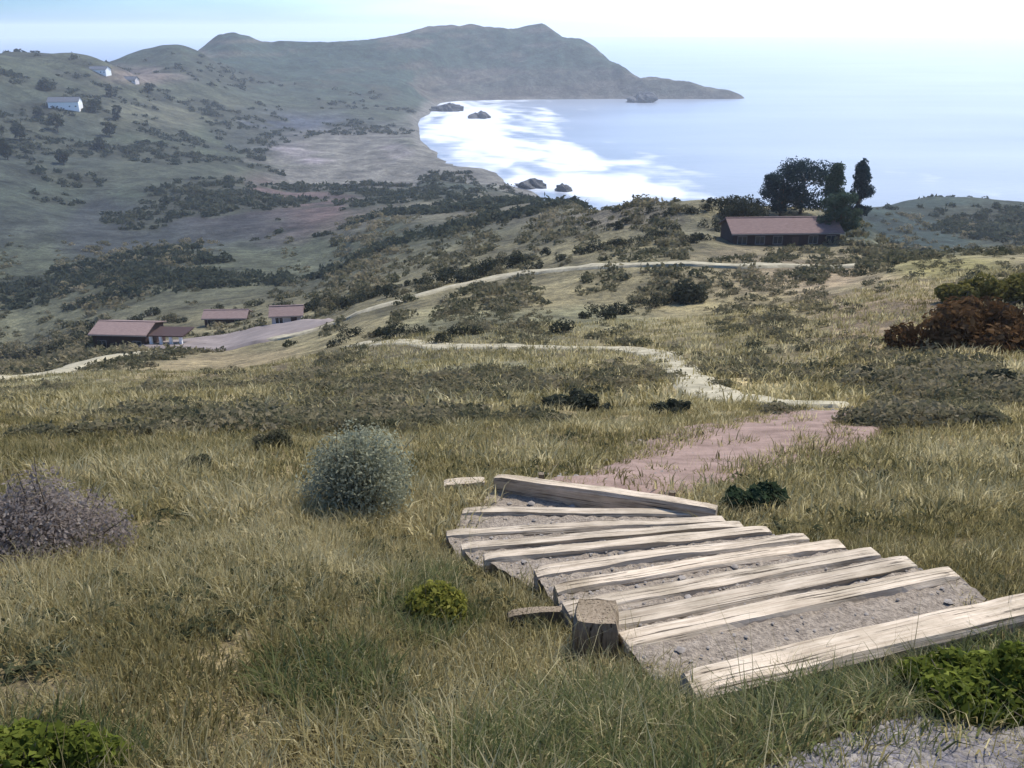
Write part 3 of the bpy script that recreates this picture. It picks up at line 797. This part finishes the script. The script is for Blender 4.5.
shrub(40, 790, 150, 66, M_GREEN, 'green leafy plant in the lower left corner', 'plant', n=9000, lumps=34, leaf=.016, bias=-.2)
for (px, py, w, h, lb) in [
    (575, 410, 80, 24, 'blue grey bush below the pale path'),
    (668, 414, 60, 20, 'dark bush beside the bend of the pale path'),
    (868, 382, 26, 18, 'small dark bush right of the path end'),
    (195, 470, 36, 20, 'small olive bush right of the heather mound'),
    (272, 448, 50, 26, 'small olive bush left of the sage bush'),
    (690, 302, 50, 26, 'grey bush below the track on the right slope'),
    (1000, 388, 60, 24, 'dark bush below the brown thicket')]:
    shrub(px, py, w, h, M_SCRUB if py > 430 else M_DARKSC, lb, n=2200 if py < 430 else 5000, lumps=14, leaf=None if py < 430 else .02, bias=-.25 if py > 430 else .2)
k = 0
for (x0, y0, x1, y1, n, w0, w1) in [(300, 312, 520, 268, 26, 22, 46), (0, 366, 110, 344, 12, 26, 50), (520, 268, 720, 235, 20, 14, 32),
                                    (330, 345, 480, 340, 9, 24, 40), (560, 330, 700, 290, 10, 20, 40), (860, 262, 900, 252, 5, 10, 20), (590, 232, 720, 208, 12, 14, 28), (120, 322, 310, 312, 9, 16, 30)]:  # bushes just above the pale path stand in for the bank's shadow
    for i in range(n):
        s = (i + random.random() * .8) / n
        px = x0 + (x1 - x0) * s; py = y0 + (y1 - y0) * s + random.uniform(-9, 5)
        w = random.uniform(w0, w1)
        shrub(px, py, w, w * random.uniform(.32, .55), M_DARKSC if random.random() < .8 else M_SCRUB, 'dark rounded scrub bush on the lower hillside', group='scrub bushes on the lower hillside', n=650, lumps=9, name='scrub_bush', seed=k, leaf=None)
        k += 1


# ------------------------------------------------------------------ scrub cover and grass (uncountable)
def in_stairs(x, y, pad=.0):
    poly = [STEP3[i][0] for i in range(len(STEP3))] + [EDGE3[0], EDGE3[1]] + [STEP3[i][1] for i in range(len(STEP3) - 1, -1, -1)]
    px = np.array([p.x for p in poly]); py = np.array([p.y for p in poly])
    if pad:                                  # a shrunk outline lets grass lean in over the edges
        nl = len(STEP3) + 1
        for i in range(nl):
            j2 = len(px) - 1 - i; vx, vy = px[j2] - px[i], py[j2] - py[i]; ln = math.hypot(vx, vy); e = min(pad, ln * .3) / ln
            px[i] += vx * e; py[i] += vy * e; px[j2] -= vx * e; py[j2] -= vy * e
    c = np.zeros(len(x), bool); j = len(px) - 1
    for i in range(len(px)):
        m_ = ((py[i] > y) != (py[j] > y)) & (x < (px[j] - px[i]) * (y - py[i]) / (py[j] - py[i] + 1e-12) + px[i]); c ^= m_; j = i
    return c


def near_line(x, y, pts, wid):
    P0 = smooth_line(pts, 10); d = np.full(len(x), 1e9)
    for p in P0: d = np.minimum(d, np.hypot(x - p[0], y - p[1]))
    return d < wid


PL = [([hit(*p) for p in [(560, 498), (640, 484), (700, 462), (760, 438), (812, 421), (838, 411)]], .8),
      ([hit(*p) for p in [(850, 407), (790, 405), (735, 400), (700, 388), (682, 370), (660, 356), (620, 350), (540, 348), (450, 347), (345, 345)]], .6),
      ([hit(*p) for p in [(0, 378), (60, 372), (110, 358), (200, 350), (290, 337), (340, 322), (400, 302), (450, 288), (505, 277), (560, 270), (640, 266), (720, 267), (800, 267), (865, 266)]], 2.6),
      ([hit(*p) for p in [(840, 800), (900, 765), (980, 742), (1060, 722)]], .4), ([hit(*p) for p in [(150, 349), (200, 344), (250, 338), (305, 332)]], 7.5)]


def on_path(x, y):
    m_ = np.zeros(len(x), bool)
    for p, w in PL: m_ |= near_line(x, y, p, w)
    return m_


def scrub_cover(name, n, y0, y1, per, h0, h1, m, leafk, seed, sc=0):
    r = np.random.default_rng(seed)
    y = np.exp(r.uniform(math.log(y0), math.log(y1), n)); x = r.uniform(-.72, .72, n) * y
    g = fbm(x / sc / 2, y / sc / 2, 4) if sc else fbm(x / 1.4, y / 1.4, 3) if y0 < 5 else fbm(x / (2 + y * .04), y / (2 + y * .04) * .5, 3)
    keep = (g > (.0 if sc else -.12)) & ~on_path(x, y)
    if y0 < 30: keep &= ~in_stairs(x, y)
    qx, qy = project(x, y, ground(x, y)); keep &= ((qx - 345) / 78) ** 2 + ((qy - 154) / 17) ** 2 > 1
    x, y, g = x[keep], y[keep], g[keep]
    z = ground(x, y); keep = z > 4; x, y, z, g = x[keep], y[keep], z[keep], g[keep]
    h = r.uniform(h0, h1, len(x)) * (1 + y / y1) * np.where(r.random(len(x)) < .12, 1.6, 1) * np.clip(.75 + g, .5, 1.4)
    if y0 < 5: h = r.uniform(h0, h1, len(x))
    N_ = len(x) * per
    cx, cy, cz, ch = (np.repeat(v, per) for v in (x, y, z, h))
    d = r.normal(size=(N_, 3)); d /= np.linalg.norm(d, axis=1)[:, None]; d[:, 2] = np.abs(d[:, 2])
    p = np.stack([cx, cy, cz], 1) + d * np.stack([ch * 1.1, ch * 1.1, ch * .75], 1) * r.uniform(.5, 1.05, N_)[:, None]
    nrm = d + r.normal(size=(N_, 3)) * .7; nrm /= np.linalg.norm(nrm, axis=1)[:, None]
    a = r.normal(size=(N_, 3)); a -= (a * nrm).sum(1)[:, None] * nrm; a /= np.linalg.norm(a, axis=1)[:, None]
    b_ = np.cross(nrm, a); s = (np.minimum(ch * leafk, .0030 * cy + .012) * r.uniform(.5, 1.5, N_))[:, None]
    v = np.stack([p - a * s, p + b_ * s * .5 + nrm * s * .1, p + a * s, p - b_ * s * .5 + nrm * s * .1], 1).reshape(-1, 3)
    tint = np.clip(np.repeat(r.normal(.42, .2, len(x)) + g * .5, per) + r.normal(0, .12, N_), 0, 1)
    return tag(mk(name, v, np.arange(4 * N_).reshape(-1, 4), m, attrs={'tint': np.repeat(tint, 4)}), kind='stuff')


scrub_cover('scrub', 8500, 15, 110, 95, .14, .42, M_SCRUB, .16, 1)
scrub_cover('heath', 6500, 90, 420, 34, .5, 1.1, M_SCRUB, .3, 2)
scrub_cover('woodland', 14000, 260, 1500, 24, 1.6, 2.6, M_FARTREE, .4, 3, 26.)


def grass(name, ntuft, blades, y0, y1, h0, h1, w0, w1, seed, spread, stair=True, m=None, where=None, name_=None):
    r = np.random.default_rng(seed)
    y = np.sqrt(r.uniform(y0 ** 1.2, y1 ** 1.2, ntuft)) if False else (r.uniform(y0 ** 1.1, y1 ** 1.1, ntuft)) ** (1 / 1.1)
    x = r.uniform(-1, 1, ntuft) * (1.05 * y + 1.6)
    keep = ~on_path(x, y) | (r.random(ntuft) < .10)
    if stair: keep &= ~in_stairs(x, y, .12) | (r.random(ntuft) < .07)
    if where is None: keep &= fbm(x / .8 + 5, y / .8, 3) > -.42
    else:
        qx, qy = project(x, y, ground(x, y)); kk = np.zeros(ntuft, bool)
        for (cx, cy, ax, ay) in where: kk |= ((qx - cx) / ax) ** 2 + ((qy - cy) / ay) ** 2 < 1 + fbm(x * 3, y * 3, 2)
        keep &= kk
    x, y = x[keep], y[keep]; nt_ = len(x)
    big = fbm(x / 1.6, y / 1.6, 3); straw = r.normal(.60, .17, nt_) + big * .55
    th = r.uniform(h0, h1, nt_) * (1 + big * .6)
    N_ = nt_ * blades; rp = lambda v: np.repeat(v, blades)
    an = r.uniform(0, 6.283, N_); q = np.sqrt(r.uniform(0, 1, N_)) * spread
    bx, by = rp(x) + np.cos(an) * q, rp(y) + np.sin(an) * q
    if stair:
        ins = in_stairs(bx, by, .2)
    else: ins = np.zeros(N_, bool)
    bz = ground(bx, by) - .01
    h = rp(th) * r.uniform(.45, 1.15, N_) * np.where(ins, .3, 1); lean = r.uniform(.1, 1.0, N_) * h; an2 = an + r.normal(0, .8, N_)
    dx, dy = np.cos(an2), np.sin(an2); wx, wy = -dy, dx; w = r.uniform(w0, w1, N_)
    yaw = r.uniform(0, 6.283, N_); wx, wy = np.cos(yaw), np.sin(yaw)
    B = np.stack([bx, by, bz], 1); Wv = np.stack([wx * w, wy * w, 0 * w], 1)
    mid = B + np.stack([dx * lean * .35, dy * lean * .35, h * .6], 1); tip = B + np.stack([dx * lean, dy * lean, h * r.uniform(.75, 1, N_)], 1)
    v = np.stack([B - Wv, B + Wv, mid + Wv * .75, mid - Wv * .75, tip], 1).reshape(-1, 3)
    i = np.arange(N_) * 5
    f = np.concatenate([np.stack([i, i + 1, i + 2], 1), np.stack([i, i + 2, i + 3], 1), np.stack([i + 3, i + 2, i + 4], 1)])
    tint = np.clip(rp(straw) + r.normal(0, .14, N_), 0, 1)
    return tag(mk(name, v, f, m or M_GRASS, attrs={'tint': np.repeat(tint, 5)}), kind='stuff')


grass('dry_grass', 15500, 32, .6, 9, .05, .20, .0018, .005, 11, .13)
grass('dry_grass', 10500, 26, 7, 26, .10, .28, .005, .012, 12, .22)
grass('dry_grass', 10500, 14, 22, 75, .2, .5, .015, .035, 13, .5)
GP = [(610, 760, 150, 62), (800, 715, 130, 62), (60, 770, 95, 48), (960, 690, 110, 50), (430, 610, 40, 36), (330, 690, 60, 40)]
grass('green_grass', 24000, 26, 1.0, 6.5, .05, .20, .002, .006, 14, .10, m=M_GREENGRASS, where=GP)
grass('tall_stalks', 1500, 5, 1.6, 14, .3, .55, .001, .0022, 15, .10)
scrub_cover('weeds', 4200, 1.3, 15, 22, .035, .12, M_SCRUBGREEN, .3, 16)

# loose stones on the treads and the gravel path
r = np.random.default_rng(21); sv, sf = [], []
def stone(x, y, z, s):
    b_ = len(sv)
    for k in range(6): sv.append((x + math.cos(k * 1.047) * s * r.uniform(.7, 1.2), y + math.sin(k * 1.047) * s * r.uniform(.7, 1.2), z + r.uniform(-.1, .15) * s))
    sv.append((x, y, z + s * r.uniform(.4, .8)))
    for k in range(6): sf.append((b_ + k, b_ + (k + 1) % 6, b_ + 6))
for i in range(1, len(STEP3)):
    (l, r_), (pl, pr) = STEP3[i], STEP3[i - 1]
    for _ in range(170):
        s, a = r.random(), r.uniform(.05, .85); p = pl.lerp(pr, s).lerp(l.lerp(r_, s), a); stone(p.x, p.y, l.z - .03 + .03 * (1 - a), r.uniform(.004, .015) * (2.2 if r.random() < .06 else 1))
for (pts, wd, n) in ((PL[3][0], .5, 500), (PL[0][0], 1.6, 500)):
    L0 = smooth_line(pts, 20)
    for _ in range(n):
        p = L0[r.integers(len(L0))] + r.normal(0, wd * .35, 2); stone(p[0], p[1], float(ground(p[0], p[1])) + .03, r.uniform(.006, .022) * (1 if wd < 1 else 2.2))
tag(mk('pebbles', np.array(sv), np.array(sf), M_STONE), kind='stuff')

# ------------------------------------------------------------------ haze
m, nt, nd, L = mat('sea_haze')
pv = N(nt, 'ShaderNodeVolumePrincipled', inp={'Color': (.86, .92, 1.0, 1), 'Density': 1.18e-4, 'Anisotropy': .3})
o = N(nt, 'ShaderNodeOutputMaterial'); L.new(pv.outputs[0], o.inputs['Volume'])
hz = MB().box(-18500, 18500, -300, 16500, -14, 190).build('haze', m); tag(hz, kind='stuff')

# ------------------------------------------------------------------ light
EL, AZ = math.radians(54), math.radians(40)          # azimuth to the right of the view
w = bpy.data.worlds.new('World'); S.world = w; w.use_nodes = True
nt = w.node_tree; bg = nt.nodes['Background']
sky = nt.nodes.new('ShaderNodeTexSky'); sky.sky_type = 'NISHITA'; sky.sun_disc = False
sky.sun_elevation = EL; sky.sun_rotation = AZ; sky.altitude = 100; sky.air_density = 1.0; sky.dust_density = 1.0; sky.ozone_density = 1.0
tc = N(nt, 'ShaderNodeTexCoord'); sx = N(nt, 'ShaderNodeSeparateXYZ'); nt.links.new(tc.outputs['Generated'], sx.inputs[0])
ad = N(nt, 'ShaderNodeMath', operation='MULTIPLY_ADD', inp={1: .8, 2: .5}); nt.links.new(sx.outputs[0], ad.inputs[0])
cr = ramp(nt, [(.1, (.22, .40, .68)), (.46, (.54, .72, .94)), (.75, (.79, .85, .94))]); nt.links.new(ad.outputs[0], cr.inputs[0])
mp = N(nt, 'ShaderNodeMapping'); mp.inputs['Scale'].default_value = (2, 2, 22); nt.links.new(tc.outputs['Generated'], mp.inputs[0])
cn = N(nt, 'ShaderNodeTexNoise', inp={'Scale': 2.2, 'Detail': 6}); nt.links.new(mp.outputs[0], cn.inputs['Vector'])
cb = ramp(nt, [(.35, (.86, .9, .96)), (.7, (1.12, 1.1, 1.06))]); nt.links.new(cn.outputs['Fac'], cb.inputs[0])
m1 = N(nt, 'ShaderNodeMix', data_type='RGBA', blend_type='MULTIPLY'); m1.inputs['Factor'].default_value = 1; nt.links.new(sky.outputs[0], m1.inputs['A']); nt.links.new(cr.outputs[0], m1.inputs['B'])
m2 = N(nt, 'ShaderNodeMix', data_type='RGBA', blend_type='MULTIPLY'); m2.inputs['Factor'].default_value = 1; nt.links.new(m1.outputs['Result'], m2.inputs['A']); nt.links.new(cb.outputs[0], m2.inputs['B'])
nt.links.new(m2.outputs['Result'], bg.inputs[0]); bg.inputs[1].default_value = .15
sl = bpy.data.lights.new('sun', 'SUN'); sl.energy = 2.9; sl.angle = math.radians(3); sl.color = (1, .95, .88)
so = link(bpy.data.objects.new('sun', sl))
sd = Vector((math.sin(AZ) * math.cos(EL), math.cos(AZ) * math.cos(EL), math.sin(EL)))
so.rotation_euler = (-sd).to_track_quat('-Z', 'Y').to_euler()

cam = bpy.data.cameras.new('camera'); cam.sensor_width = 36; cam.lens = F / W * 36; cam.clip_start = .05; cam.clip_end = 60000
co = link(bpy.data.objects.new('camera', cam)); co.location = (0, 0, ZC); co.rotation_euler = (math.pi / 2 - PITCH, 0, 0)
S.camera = co

S.view_settings.view_transform = 'Standard'; S.view_settings.look = 'None'; S.view_settings.exposure = 1.08; S.view_settings.gamma = 1
S.cycles.use_denoising = True
S.cycles.max_bounces = 6; S.cycles.volume_bounces = 1; S.cycles.diffuse_bounces = 3; S.cycles.transparent_max_bounces = 6
